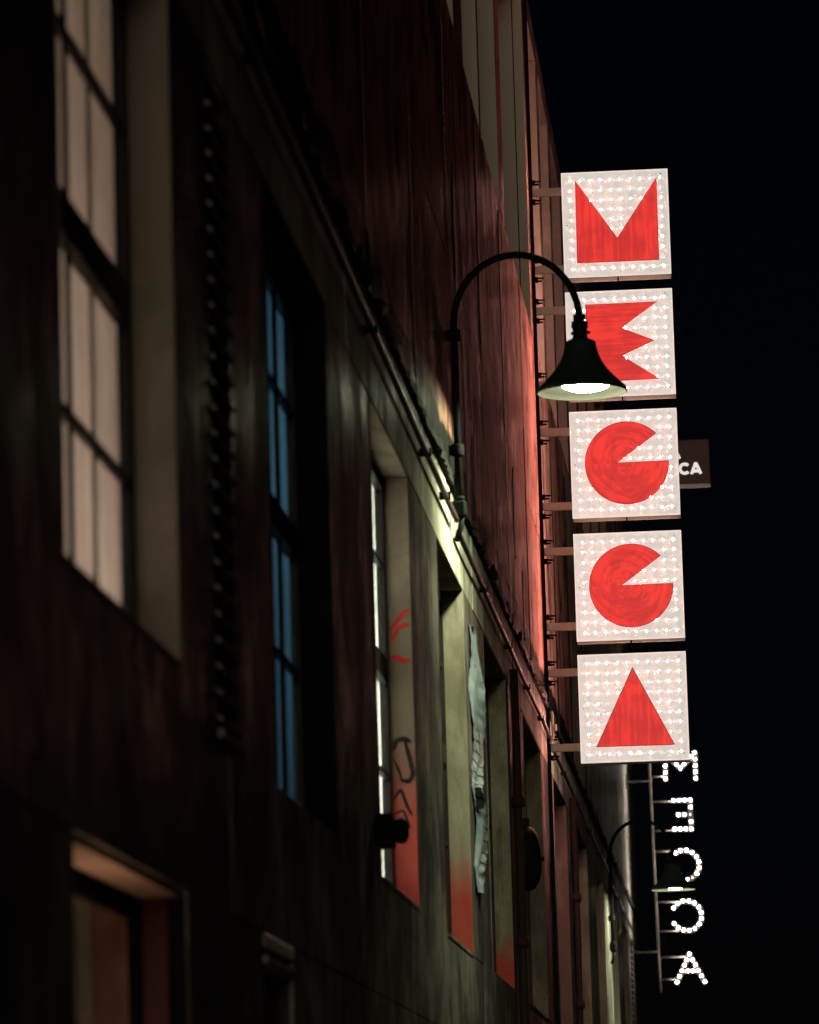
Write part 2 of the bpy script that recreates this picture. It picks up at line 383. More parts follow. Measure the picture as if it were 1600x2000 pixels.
RX = FX - .135      # glass plane
def make_window(y0, y1, z0, z1, jamb, lit=None, cols=4, bars=(), transom=None, frame='frame_dark', far_frame=.035, deep=.135):
    fr = MB(); f = .05; RX = FX - deep
    xa, xb = RX - .03, RX + .022
    fr.box(xa, xb, y0 + .0155, y0 + .0155 + f, z0 + .012, z1 - .012, c=.004); fr.box(xa, xb, y1 - .0155 - far_frame, y1 - .0155, z0 + .012, z1 - .012, c=.004)
    fr.box(xa + .001, xb - .002, y0 + f + .016, y1 - far_frame - .016, z0 + .012, z0 + .07, c=.004); fr.box(xa + .001, xb - .002, y0 + f + .016, y1 - far_frame - .016, z1 - .07, z1 - .012, c=.004)
    W = part('window', fr, M[frame], B)
    ya, yb = y0 + .016 + f, y1 - .016 - far_frame
    zs = [z0 + .07] + sorted(list(bars) + ([transom] if transom else [])) + [z1 - .07]
    for b in bars: part('glazing_bar', MB().box(RX - .012, RX + .016, ya + .001, yb - .001, b - .011, b + .011, c=.003), M['frame_dark'], W)
    if transom: part('transom', MB().box(RX - .025, RX + .021, ya + .001, yb - .001, transom - .055, transom + .055, c=.004), M['frame_dark'], W)
    for k in range(1, cols):
        y = ya + (yb - ya) * k / cols
        if lit and lit[2] == 'p' and k == cols - 1:
            part('blind_seam', MB().box(RX - .0155, RX - .0140, y - .035, y + .035, z0 + .07, z1 - .07), M['seam'], W); continue
        part('mullion', MB().box(RX - .010, RX + (.003 if lit and lit[2] == 'p' else .009), y - .010, y + .010, z0 + .07, z1 - .07, c=.003), M['frame_dark'], W)
    for i in range(len(zs) - 1):
        for k in range(cols):
            a = ya + (yb - ya) * k / cols; b = ya + (yb - ya) * (k + 1) / cols
            part('pane', MB().box(RX - .004, RX, a + .003, b - .003, zs[i] + .003, zs[i + 1] - .003), M['glass'], W)
    # plastered reveal
    part('far_reveal', MB().box(FX - .345, FX + .002, y1 - .015, y1 - .0002, z0 + .011, z1 - .011, c=.003), jamb, W)
    part('near_reveal', MB().box(FX - .345, FX + .002, y0 + .0002, y0 + .015, z0 + .011, z1 - .011, c=.003), jamb, W)
    part('soffit', MB().box(FX - .345, FX + .002, y0 + .0002, y1 - .0002, z1 - .0105, z1 - .0002, c=.003), jamb, W)
    part('sill', MB().box(FX - .345, FX + .003, y0 + .0002, y1 - .0002, z0 - .012, z0 + .0105, c=.004), M['wall_low'] if z0 < 6 else M['wall_up'], W)
    if lit: room(W, y0, y1, z0, z1, *lit)
    else:
        part('dark_backing', MB().box(RX - .06, RX - .05, y0 + .02, y1 - .02, z0 + .015, z1 - .015), M['jamb_dark'], W)  # dark sheet standing in for the unlit room behind the glass
    return W

M['seam'] = curtain_mat('blind_seam_cloth', (.42, .36, .28))
M['room'] = plain('room_plaster', (.6, .57, .52), .9, var=.08)
def room(W, y0, y1, z0, z1, col, energy, kind, lampcol, lz):
    """closed room behind the window: walls, curtain and its lamp"""
    q = MB(); xa, xb = FX - 2.4, FX - .3505; t = .05; ya, yb = y0 - .5, y1 + .5; za, zb = z0 - .8, z1 + .3
    q.box(xa - t, xa, ya, yb, za, zb); q.box(xa, xb, ya - t, ya, za, zb); q.box(xa, xb, yb, yb + t, za, zb)
    q.box(xa, xb, ya, yb, za - t, za); q.box(xa, xb, ya, yb, zb, zb + t)
    part('room_walls', q, M['room'], W)
    cm = curtain_mat('curtain_cloth', col)
    V = []; F = []; n = 120
    for k in range(n + 1):
        y = y0 + .02 + (y1 - y0 - .04) * k / n
        x = RX - .020 + .003 * math.sin(y * 11.0) + .0012 * math.sin(y * 37.0 + 1)
        V += [(x, y, z0 + .012), (x, y, z1 - .012)]
    F = [(2 * k, 2 * k + 2, 2 * k + 3, 2 * k + 1) for k in range(n)]
    part('curtain', MB().add(V, F, 0, True), cm, W)
    ld = bpy.data.lights.new('room_lamp', 'POINT'); ld.energy = energy; ld.color = lampcol; ld.shadow_soft_size = .12
    lo = link('room_lamp', ld, W); lo.location = Vector((FX - 1.3, y1 - .55, lz)) - worldloc(W)

JM = ['jamb', 'jamb_dark', 'jamb_red3', 'jamb_red4', 'jamb_red5', 'jamb_speck', 'jamb_brown', 'jamb_speck', 'jamb', 'jamb', 'jamb']
LIT = {0: ((.78, .62, .56), 125, 'p', (1.0, .80, .70), 2.35), 1: ((.45, .62, .70), 24, 'd', (.40, .70, 1.0), 4.3), 2: ((.85, .85, .80), 380, 'd', (1, .98, .88), 3.9)}
wins = []
for i, (a, b) in enumerate(WIN):
    wins.append(make_window(a, b, 3.07 if i == 0 else 2.955, 5.0, M[JM[i]], LIT.get(i), bars=(3.57, 4.56), transom=4.065))
for i, (a, b) in enumerate(UPW):
    if b < 22: continue
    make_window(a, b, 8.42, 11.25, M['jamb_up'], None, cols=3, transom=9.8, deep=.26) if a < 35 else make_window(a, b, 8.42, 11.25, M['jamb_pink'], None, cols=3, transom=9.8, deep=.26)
for i, (a, b) in enumerate(UPW):
    if b >= 22: continue
    make_window(a, b, 8.42, 11.25, M['jamb_up'], None, cols=2, deep=.26)

# louvred vents
def louvre(y0, y1, z0, z1):
    f = MB(); xa = FX - .12
    f.box(xa, FX - .002, y0 + .0005, y0 + .03, z0 + .03, z1 - .0005, c=.003); f.box(xa, FX - .002, y1 - .03, y1 - .0005, z0 + .03, z1 - .0005, c=.003)
    f.box(xa, FX - .003, y0 + .0305, y1 - .0305, z1 - .04, z1 - .0005, c=.003)
    f.box(FX - .3, FX - .25, y0 + .0305, y1 - .0305, z0 + .03, z1 - .04)
    L = part('louvre_vent', f, M['frame_dark'], B)
    part('sill', MB().box(xa, FX + .02, y0 + .0005, y1 - .0005, z0 + .0005, z0 + .029, c=.004), M['jamb'], L)
    sl = MB(); ca, sa = math.cos(R3(40)), math.sin(R3(40)); wd, th = .085, .012
    V = []
    for y in (y0 + .031, y1 - .031):
        for (a, b) in ((0, 0), (wd, 0), (wd, th), (0, th)):
            V.append((FX + .016 - a * ca - b * sa, y, a * sa - b * ca))
    sl.add(V, [(0, 1, 2, 3), (4, 7, 6, 5), (0, 4, 5, 1), (1, 5, 6, 2), (2, 6, 7, 3), (3, 7, 4, 0)])
    bx = worldloc(B); me = None
    n = int((z1 - z0 - .1) / .0765)
    for k in range(n):
        z = z0 + .06 + k * .0765
        if me is None: me = sl.mesh('slat', M['frame_slat'], (bx.x, bx.y, 0))
        link('slat', me, L, (0, 0, z - bx.z))
M['frame_slat'] = plain('grey_slat_paint', (.24, .19, .17), .6)
louvre(12.93, 13.5, 2.955, 5.0); louvre(59.0, 60.2, 2.955, 5.0)

# ground-floor doorways
M['door_red'] = plain('dark_red_door_paint', (.06, .012, .016), .5)
M['brown'] = plain('brown_door_paint', (.20, .10, .075), .6)
M['soffit_tan'] = plain('tan_soffit_plaster', (.42, .28, .21), .85, var=.15)
y0, y1 = DOORS[0]
D1 = part('doorway', MB().box(FX - .30, FX - .02, y0 + .0005, y1 - .0005, 2.44, 2.4595, c=.003), M['soffit_tan'], B)
part('door_frame', MB().box(FX - .150, FX - .122, y1 - .10, y1 - .03, 0, 2.438, c=.003).box(FX - .15, FX - .122, y0 + .02, y1 - .101, 2.38, 2.438, c=.003), M['jamb_dark'], D1)
part('outer_jamb', MB().box(FX - .05, FX - .004, y1 - .03, y1 - .001, 0, 2.438, c=.003), M['jamb_dark'], D1)
part('red_jamb', MB().box(FX - .121, FX - .051, y1 - .022, y1 - .001, 0, 2.438, c=.003), M['door_red'], D1)
part('brown_jamb', MB().box(FX - .255, FX - .151, y1 - .022, y1 - .001, 0, 2.438, c=.003), M['brown'], D1)
part('pale_jamb', MB().box(FX - .34, FX - .256, y1 - .026, y1 - .001, 0, 2.438, c=.003), M['frame_pale'], D1)
part('door_leaf', MB().box(FX - .349, FX - .341, y0 + .01, y1 - .03, 0, 2.438, c=.002), M['brown'], D1)
ld = bpy.data.lights.new('doorway_lamp', 'POINT'); ld.energy = 8.0; ld.color = (1, .66, .42); ld.shadow_soft_size = .06
lo = link('doorway_lamp', ld, D1); lo.location = Vector((FX - .07, 10.9, 1.8)) - worldloc(D1)
y0, y1 = DOORS[1]
D2 = part('doorway', MB().box(FX - .10, FX - .05, y0 + .01, y1 - .01, 0, 2.30, c=.004), M['door_red'], B)
part('head_trim', MB().box(FX - .06, FX + .012, y0 + .002, y1 - .002, 2.36, 2.385, c=.004), M['jamb'], D2)
part('head_trim', MB().box(FX - .06, FX + .006, y0 + .002, y1 - .002, 2.41, 2.455, c=.004), M['frame_pale'], D2)

# graffiti strokes on the third window's far reveal
M['ink_black'] = plain('black_spray_paint', (.012, .011, .012), .6)
M['ink_red'] = plain('red_spray_paint', (.42, .02, .018), .6)
def stroke(W, pts, wd, yface, mat):
    V = []; F = []
    P = []
    for i in range(len(pts) - 1):
        for k in range(6):
            tt = k / 6; P.append((pts[i][0] * (1 - tt) + pts[i + 1][0] * tt, pts[i][1] * (1 - tt) + pts[i + 1][1] * tt))
    P.append(pts[-1])
    for _ in range(2): P = [P[0]] + [((P[i - 1][0] + 2 * P[i][0] + P[i + 1][0]) / 4, (P[i - 1][1] + 2 * P[i][1] + P[i + 1][1]) / 4) for i in range(1, len(P) - 1)] + [P[-1]]
    n = len(P)
    for i, (x, z) in enumerate(P):
        a = P[max(0, i - 1)]; b = P[min(n - 1, i + 1)]
        d = Vector((b[0] - a[0], b[1] - a[1])).normalized(); k = wd * (.5 + .5 * min(1, i / 4, (n - 1 - i) / 4)) * rnd.uniform(.85, 1.15)
        V += [(x - d.y * k, yface, z + d.x * k), (x + d.y * k, yface, z - d.x * k), (x - d.y * k, yface + .0012, z + d.x * k), (x + d.y * k, yface + .0012, z - d.x * k)]
    for i in range(n - 1):
        o = 4 * i; F += [(o, o + 1, o + 5, o + 4), (o, o + 4, o + 6, o + 2), (o + 1, o + 3, o + 7, o + 5)]
    part('graffiti_stroke', MB().add(V, F), mat, W)
W3 = wins[2]; yf = 20.9 - .0175
stroke(W3, [(-1.60, 3.70), (-1.585, 3.745), (-1.545, 3.752), (-1.515, 3.735)], .012, yf, M['ink_black'])
stroke(W3, [(-1.548, 3.752), (-1.525, 3.66), (-1.51, 3.585), (-1.53, 3.55), (-1.572, 3.56)], .011, yf, M['ink_black'])
stroke(W3, [(-1.60, 3.66), (-1.575, 3.60), (-1.565, 3.555)], .007, yf, M['ink_black'])
stroke(W3, [(-1.605, 3.47), (-1.57, 3.52), (-1.545, 3.44), (-1.52, 3.39)], .008, yf, M['ink_black'])
stroke(W3, [(-1.605, 3.40), (-1.56, 3.42), (-1.53, 3.33)], .006, yf, M['ink_black'])
stroke(W3, [(-1.605, 4.26), (-1.57, 4.30), (-1.545, 4.335), (-1.512, 4.36)], .011, yf, M['ink_red'])
stroke(W3, [(-1.60, 4.20), (-1.565, 4.27), (-1.53, 4.29), (-1.508, 4.285)], .010, yf, M['ink_red'])
stroke(W3, [(-1.605, 4.14), (-1.575, 4.135), (-1.54, 4.115), (-1.512, 4.12)], .012, yf, M['ink_red'])

# ------------------------------------------------------------------ sign post
P = thing('sign_post', 'tall black steel post fixed to the wall carrying the stack of five lightboxes', 'post', (FX, 35.46, 2.0))
part('bar', MB().box(FX + .004, FX + .030, 35.435, 35.485, 1.9, 11.3, c=.002), M['steel'], P)
part('cable_trunking', MB().tube([(FX + .045, 35.43, 5.42), (FX + .052, 35.42, 5.40), (FX + .052, 35.42, 5.22), (FX + .03, 35.42, 5.17)], .011, 8), M['cream'], P)
part('junction_knob', MB().tube([(FX + .07, 35.42, 5.32), (FX + .07, 35.42, 5.27)], .016, 8), M['cream'], P)

# ------------------------------------------------------------------ five lightboxes
SX, SYF, SW, SH, SD = -1.236, 35.46, .857, .861, .22
t = NT('lit_white_acrylic'); nz = t.noise(t.obj(), 9, (1, 1, 1), 4, .55)
t.pbr((.55, .52, .48), .35, Emission_Color=t.mix(nz, (.88, .91, .85), (.98, .98, .90)), Emission_Strength=.50)
M['acrylic'] = t.m
M['lip'] = emis('lit_cream_edge', (1, .88, .78), .72, (.6, .55, .5))
BULB = 5000.0
M['led_core'] = emis('led_core', (1.0, .41, .33), BULB)
M['led_ring'] = emis('led_halo', (1.0, .97, .95), .66, (.6, .6, .6))  # glowing ring stands in for the bloom around each bulb
M['wire'] = emis('glowing_white_wire', (1.0, .95, .90), .70, (.6, .6, .6))  # wire glows by itself; the light falling on it is put into the material
M['red_trim'] = plain('dark_red_letter_edge', (.10, .004, .006), .5)
M['red_glow'] = emis('red_letter_return', (1, .05, .04), 1.6, (.3, .02, .02))
M['rear'] = emis('lit_rear_face', (1.0, .62, .52), 17.0, (.5, .5, .5))
def circ(c, rad, v, a0, a1, n=56):
    return [v] + [(c[0] + rad * math.cos(a0 + (a1 - a0) * k / n), c[1] + rad * math.sin(a0 + (a1 - a0) * k / n)) for k in range(n + 1)]
gA = math.atan2(.659 - .429, .681 - .447); gB = math.atan2(.431 - .429, .33)
G_POLY = circ((.447, .429), .329, (.364, .431), gA, gB + 2 * math.pi)
LET = [
    ('M', 8.917, [(.114, .782), (.436, .298), (.765, .783), (.760, .116), (.111, .115)], 'v', 'lit lightbox with a red notched M shape, topmost of the stacked signs'),
    ('E', 7.937, [(.164, .745), (.728, .750), (.431, .548), (.691, .438), (.428, .325), (.726, .127), (.158, .121)], 'h', 'lit lightbox with a red zigzag E shape, partly behind the gooseneck lamp'),
    ('G', 6.963, G_POLY, 'c', 'lit lightbox with a red G disc, just above the other G disc box'),
    ('G', 5.977, G_POLY, 'c2', 'lit lightbox with a red G disc, second box from the bottom of the stack'),
    ('A', 5.008, [(.433, .738), (.134, .127), (.740, .124)], 'v', 'lit lightbox with a plain red triangle, lowest of the stacked signs')]
def inside(poly, x, z):
    c = False; j = len(poly) - 1
    for i in range(len(poly)):
        xi, zi = poly[i]; xj, zj = poly[j]
        if (zi > z) != (zj > z) and x < (xj - xi) * (z - zi) / (zj - zi) + xi: c = not c
        j = i
    return c
def dist_edge(poly, x, z):
    best = 9; p = Vector((x, z))
    for i in range(len(poly)):
        a = Vector(poly[i]); b = Vector(poly[(i + 1) % len(poly)]); ab = b - a
        tt = max(0, min(1, (p - a).dot(ab) / max(1e-9, ab.length_squared))); best = min(best, (p - a - ab * tt).length)
    return best
def grow(poly, d):
    n = len(poly); out = []
    ar = sum(poly[i][0] * poly[(i + 1) % n][1] - poly[(i + 1) % n][0] * poly[i][1] for i in range(n)); sg = 1 if ar > 0 else -1
    for i in range(n):
        a = Vector(poly[i - 1]); b = Vector(poly[i]); c = Vector(poly[(i + 1) % n])
        n1 = Vector(((b - a).y, -(b - a).x)).normalized() * sg; n2 = Vector(((c - b).y, -(c - b).x)).normalized() * sg
        m = (n1 + n2); m = m / max(.35, m.dot(n1)) if m.length > 1e-6 else n1
        out.append((b.x + m.x * d, b.y + m.y * d))
    return out
bm_ = MB(); n = 14
bm_.lathe([(.0125, 0), (.0125, -.008), (.0045, -.0125)], (0, 0, 0), 'Y', n, 1)
bm_.add([(.0045 * math.cos(2 * math.pi * k / n), -.0126, .0045 * math.sin(2 * math.pi * k / n)) for k in range(n)], [tuple(range(n))], 0)
bulb_me = bm_.mesh('bulb', [M['led_core'], M['led_ring']])
dead_me = bm_.mesh('bulb', [M['led_ring'], M['led_ring']])
BR = {8.917: (9.628, 8.991), 7.937: (8.655, 8.054), 6.963: (7.668, 7.067), 5.977: (6.705, 6.101), 5.008: (5.733, 5.137)}
for ch, zb, poly, kind, lab in LET:
    S = thing('lightbox_sign', lab, 'sign', (SX, SYF, zb), 'stacked letter lightboxes on the post')
    ox, oz = SX, zb
    part('housing', MB().box(SX, SX + SW, SYF + .012, SYF + SD - .012, zb, zb + SH, c=.004), M['cream'], S)
    part('front_panel', MB().box(SX + .006, SX + SW - .006, SYF + .002, SYF + .0115, zb + .006, zb + SH - .006), M['acrylic'], S)
    part('rear_panel', MB().box(SX + .006, SX + SW - .006, SYF + SD - .0115, SYF + SD - .002, zb + .006, zb + SH - .006), M['rear'], S)
    lp = MB(); e = .0085
    lp.box(SX, SX + SW, SYF - .004, SYF + .0118, zb + SH - e, zb + SH, c=.001); lp.box(SX, SX + SW, SYF - .004, SYF + .0118, zb, zb + e, c=.001)
    lp.box(SX, SX + e, SYF - .0035, SYF + .0118, zb + e + .0005, zb + SH - e - .0005, c=.001); lp.box(SX + SW - e, SX + SW, SYF - .0035, SYF + .0118, zb + e + .0005, zb + SH - e - .0005, c=.001)
    part('edge_lip', lp, M['lip'], S)
    wp = [(ox + x, oz + z) for x, z in poly]
    bmat = brush_mat('brushed_red_' + str(int(zb * 1000)), kind[0], (.447 if kind != 'c2' else .40, .429))
    Lt = part('letter', MB().prism(wp, SYF - .030, SYF - .026), bmat, S)
    part('edge_trim', MB().prism([(ox + x, oz + z) for x, z in grow(poly, .0045)], SYF - .0285, SYF - .0245), M['red_trim'], Lt)
    part('glowing_return', MB().prism([(ox + x, oz + z) for x, z in grow(poly, -.012)], SYF - .0243, SYF + .001), M['red_glow'], Lt)
    for j in range(10):
        zr = .066 + j * .0802
        for i in range(10):
            x = .070 + i * .0805 + rnd.uniform(-.003, .003); z = zr + rnd.uniform(-.003, .003)
            if inside(poly, x, z) or dist_edge(poly, x, z) < .008: continue
            link('bulb', dead_me if rnd.random() < .03 else bulb_me, S, (x, .002, z))
        ph = rnd.choice((0, math.pi)); run = []; runs = []
        for k in range(145):
            x = .066 + k * .735 / 144
            z = zr + .0135 * math.sin(2 * math.pi * (x - .07) / .0805 + ph) * (.75 + .25 * math.sin(x * 31 + j))
            if inside(poly, x, z): 
                if len(run) > 3: runs.append(run)
                run = []
            else: run.append((SX + x, SYF - .004, zb + z))
        if len(run) > 3: runs.append(run)
        if runs:
            for rr in runs: part('wire', MB().tube(rr, .0023, 5), M['wire'], S)
    # small fixings
    for fx, fz in ((.80, .822), (.815, .055), (.035, .43)): part('screw', MB().tube([(SX + fx, SYF + .001, zb + fz), (SX + fx, SYF - .003, zb + fz)], .004, 8), M['steel'], S)
    part('drain_pin', MB().tube([(SX + .43, SYF + .03, zb + .01), (SX + .43, SYF + .03, zb - .05)], .006, 6), M['steel'], S)
    part('base_seam', MB().box(SX + .425, SX + .4305, SYF + .015, SYF + SD - .02, zb - .003, zb + .004), M['steel'], S)
    for zz in BR[zb]:
        bk = part('bracket', MB().box(FX + .0305, SX + .001, SYF - .012, SYF + .035, zz - .030, zz + .030, c=.004), M['cream'], S)
        for dz in (-.078, .078):
            bo = MB()
            bo.box(FX + .0305, FX + .052, SYF - .028, SYF + .03, zz + dz - .020, zz + dz + .020, c=.003)
            bo.tube([(FX + .05, SYF - .012, zz + dz + .009), (FX + .098, SYF - .012, zz + dz + .009)], .0075, 6)
            bo.tube([(FX + .05, SYF + .012, zz + dz - .010), (FX + .082, SYF + .012, zz + dz - .010)], .0075, 6)
            part('bolt', bo, M['steel'], bk)

# ------------------------------------------------------------------ gooseneck lamps
M['shade'] = plain('dark_green_enamel', (.018, .034, .027), .5, bump=.06, var=.2)
M['reflector'] = plain('grey_green_reflector', (.0055, .005, .0045), .9, var=.1, spec=0.0)
M['lens'] = emis('lamp_lens', (.89, 1.0, .64), 760.0)
def gooseneck(Y, zr, label, energy=None):
    px, cx, rad = -1.452, -.766, .343
    L = thing('gooseneck_lamp', label, 'lamp', (FX, Y, zr - .63), 'gooseneck lamps along the wall')
    zc = zr + .405
    pts = [(px, Y, zr - .60), (px, Y, zc - .25), (px, Y, zc)]
    for k in range(1, 25):
        a = math.pi - math.pi * k / 24
        pts.append((px + rad + rad * math.cos(a), Y, zc + rad * 1.09 * math.sin(a)))
    pts.append((cx, Y, zr + .40))
    part('arm', MB().tube(pts, .0195, 14), M['black'], L)
    part('collar', MB().lathe([(.0, .43), (.034, .43), (.034, .395), (.044, .392), (.046, .36), (.040, .357), (.040, .30), (.05, .297), (.05, .265), (0, .26)], (cx, Y, zr), 'Z', 24), M['black'], L)
    for k in range(3): part('grub_screw', MB().tube([(cx + .03 * math.cos(k * 2.1 + .4), Y + .03 * math.sin(k * 2.1 + .4), zr + .335), (cx + .058 * math.cos(k * 2.1 + .4), Y + .058 * math.sin(k * 2.1 + .4), zr + .335)], .008, 6), M['black'], L)
    prof = [(.0, .285), (.074, .285), (.084, .276), (.087, .25), (.098, .21), (.116, .168), (.142, .128), (.175, .09), (.209, .056), (.233, .034), (.243, .024), (.246, .016), (.246, 0)]
    inn = [(.240, 0), (.240, .014), (.226, .030), (.196, .050), (.158, .083), (.126, .12), (.10, .16), (0, .17)]
    sh = part('shade', MB().lathe(prof + inn[:1], (cx, Y, zr), 'Z', 56), M['shade'], L)
    part('reflector', MB().lathe(inn, (cx, Y, zr), 'Z', 56), M['reflector'], sh)
    part('lens', MB().lathe([(.0, .010), (.05, .012), (.09, .019), (.12, .032), (.140, .050), (.145, .066), (.12, .085), (0, .095)], (cx + .022, Y, zr), 'Z', 40), M['lens'], sh)
    for dz in (.345, -.29):
        cl = MB(); cl.lathe([(.0, -.032), (.033, -.032), (.035, -.02), (.035, .02), (.033, .032), (0, .032)], (px, Y, zr + dz), 'Z', 18)
        cl.box(FX + .001, px - .02, Y - .022, Y + .022, zr + dz - .026, zr + dz + .026, c=.004)
        part('wall_clamp', cl, M['black'], L)
    part('junction_box', MB().box(px - .040, px + .040, Y - .035, Y + .035, zr - .66, zr - .565, c=.014).tube([(px, Y, zr - .565), (px, Y, zr - .545)], .03, 14).tube([(px + .012, Y, zr - .66), (px + .004, Y - .01, zr - .72), (px - .02, Y - .02, zr - .79)], .016, 10), M['black'], L)
    return L
gooseneck(24.1, 5.935, 'dark green bell gooseneck lamp in front of the lightboxes, lit and nearest')
gooseneck(49.83, 4.955, 'small distant bell gooseneck lamp in front of the bulb letter sign')

# ------------------------------------------------------------------ conduits
def conduit(name, pts, rad, label, saddles=()):
    C = thing(name, label, 'conduit', pts[0])
    part('pipe', MB().tube(pts, rad, 10), M['conduit'], C)
    for sy in saddles:
        z = pts[0][2] + (pts[-1][2] - pts[0][2]) * (sy - pts[0][1]) / (pts[-1][1] - pts[0][1])
        part('saddle', MB().box(FX - .001, pts[0][0] + rad + .006, sy - .008, sy + .008, z - rad - .004, z + rad + .004, c=.002), M['steel'], C)
def cond_pts(y0, y1, z, x, n=14):
    return [(x + rnd.uniform(-.002, .002), y0 + (y1 - y0) * k / n, z + rnd.uniform(-.004, .004)) for k in range(n + 1)]
conduit('cable_conduit', cond_pts(5.0, 24.05, 5.255, FX + .035), .016, 'grey conduit running along the wall to the foot of the nearest gooseneck lamp', (9, 14, 18.6, 21.8, 23.2))
conduit('cable_conduit', cond_pts(24.25, 35.36, 5.215, FX + .030), .015, 'grey conduit between the nearest gooseneck lamp and the sign post', (26.6, 29.4, 31.8, 33.9))
conduit('cable_conduit', cond_pts(35.6, 49.7, 5.17, FX + .030), .014, 'thin conduit running from the sign post towards the distant lamp', (38, 41, 44, 47))
conduit('cable_conduit', cond_pts(50.1, 61, 5.10, FX + .03), .014, 'farthest conduit beyond the distant lamp', (53, 56))
single('upper_window_cable', MB().tube([(FX - .075, 35.118, 11.2 - k * .28 + 0) for k in range(10)], .006, 6), M['rust'], 'thin rusty red cable hanging down the upper window recess beside the sign post', 'cable', (FX - .075, 35.118, 8.45))

# ------------------------------------------------------------------ wall fixtures
F1 = thing('bulkhead_light', 'dark round bulkhead light, unlit, low on the wall under the lightboxes', 'wall light', (FX, 30.8, 3.9))
part('body', MB().lathe([(0, 0.001), (.215, .001), (.222, .012), (.222, .055), (.205, .085), (.16, .115), (.09, .132), (0, .137)], (FX, 30.8, 3.92), 'X', 32), M['black'], F1)
part('hinge', MB().box(FX + .05, FX + .155, 30.78, 30.82, 3.90, 3.93, c=.005), M['steel'], F1)
part('fixing_lug', MB().box(FX + .001, FX + .06, 30.77, 30.83, 4.13, 4.20, c=.005), M['rust'], F1)
F2 = thing('alarm_siren', 'small black siren box with a round horn beside the white lit window', 'siren', (FX, 18.55, 3.13))
part('box', MB().box(FX + .001, FX + .075, 18.48, 18.62, 3.06, 3.20, c=.012), M['black'], F2)
part('horn', MB().lathe([(0, .0755), (.045, .0755), (.05, .085), (.055, .105), (.048, .123), (.03, .132), (0, .134)], (FX, 18.55, 3.13), 'X', 24), M['black'], F2)
# rusty downpipes
def downpipe(y, z0, z1, label, x=FX + .04, rad=.028):
    pz = [z1 - (z1 - z0) * k / 16 for k in range(17)]
    Dp = thing('downpipe', label, 'pipe', (x, y, z0))
    part('pipe', MB().tube([(x + rnd.uniform(-.006, .006), y + rnd.uniform(-.01, .01), z) for z in pz], [rad * rnd.uniform(.9, 1.12) for _ in pz], 10), M['rust'], Dp)
    z = z0 + .5
    while z < z1 - .2:
        part('pipe_bracket', MB().box(FX + .001, x + rad + .012, y - .03, y + .03, z - .02, z + .02, c=.005).lathe([(0, -.035), (rad + .012, -.035), (rad + .016, 0), (rad + .012, .035), (0, .035)], (x, y, z), 'Z', 12), M['rust'], Dp)
        z += .93
downpipe(29.75, 0, 5.1, 'dark rusty downpipe just left of the bulkhead light')
downpipe(39.6, 0, 5.1, 'rusty downpipe beyond the sign post under the conduit')

# torn poster
def poster():
    ny, nz = 14, 60; V = []; F = []; rr = random.Random(3)
    edgeL = [25.32 + .10 * math.sin(k * .31) + rr.uniform(-.05, .05) for k in range(nz + 1)]
    width = []
    for k in range(nz + 1):
        v = k / nz      # 0 top .. 1 bottom
        wdt = .35 + .5 * math.sin(min(1, v * 1.9) * math.pi * .55)
        if .45 < v < .62: wdt *= 1 - (v - .45) * 4.4
        if v >= .62: wdt = .34 + .35 * math.sin((v - .62) / .38 * math.pi)
        width.append(max(.05, wdt + rr.uniform(-.07, .07)))
    for k in range(nz + 1):
        v = k / nz; z = 4.86 - 1.52 * v
        for j in range(ny + 1):
            uu = j / ny; y = edgeL[k] + width[k] * uu
            lift = .004 + .042 * (uu ** 2.0) * (.35 + .65 * math.sin(v * 7.0) ** 2) + .006 * math.sin(uu * 9 + v * 20)
            V.append((FX + .004 + lift, y, z))
    for k in range(nz):
        for j in range(ny): 
            a = k * (ny + 1) + j; F.append((a, a + 1, a + ny + 2, a + ny + 1))
    q = MB(); q.add(V, F, 0, True)
    q.add([(x - .0015, y, z) for x, y, z in V], [f[::-1] for f in F], 0, True)
    return q
t = NT('printed_poster_paper'); p = t.pos()
xyz = t.n('SeparateXYZ', {0: p})
nz_ = t.noise(p, 6, (1, 1, 1), 6, .6)
wv = t.n('TexWave', {'Vector': p, 'Scale': 4.5, 'Distortion': 1.2, 'Detail': 2.0, 'Detail Scale': 1.6}, wave_type='BANDS', bands_direction='Z').outputs['Fac']
wv2 = t.n('TexWave', {'Vector': p, 'Scale': 2.0, 'Distortion': 3.0, 'Detail': 2.0}, wave_type='BANDS', bands_direction='Y').outputs['Fac']
vo = t.n('TexWave', {'Vector': t.n('Mapping', {'Vector': p, 'Scale': (1, .5, 1.6)}).outputs[0], 'Scale': 5.0, 'Distortion': .6}, wave_type='BANDS', bands_direction='DIAGONAL').outputs['Fac']
ln = t.math('MAXIMUM', t.step(wv, .90, .96), t.math('MAXIMUM', t.step(wv2, .94, .98), t.math('MULTIPLY', t.step(vo, .80, .9), t.step(nz_, .48, .56))))
zone = t.step(t.noise(p, 2.5, (1, 1, 1), 2, .5, loc=(0, 4, 3)), .44, .54)
ln = t.math('MULTIPLY', ln, zone)
pc = t.mix(t.step(nz_, .3, .7), (.22, .26, .29), (.36, .42, .46))
t.pbr(t.mix(ln, pc, (.012, .014, .02)), .75)
M['poster'] = t.m
single('torn_poster', poster(), M['poster'], 'torn pale blue grey poster with black line drawing peeling off the pier', 'poster', (FX + .01, 26.0, 4.1))

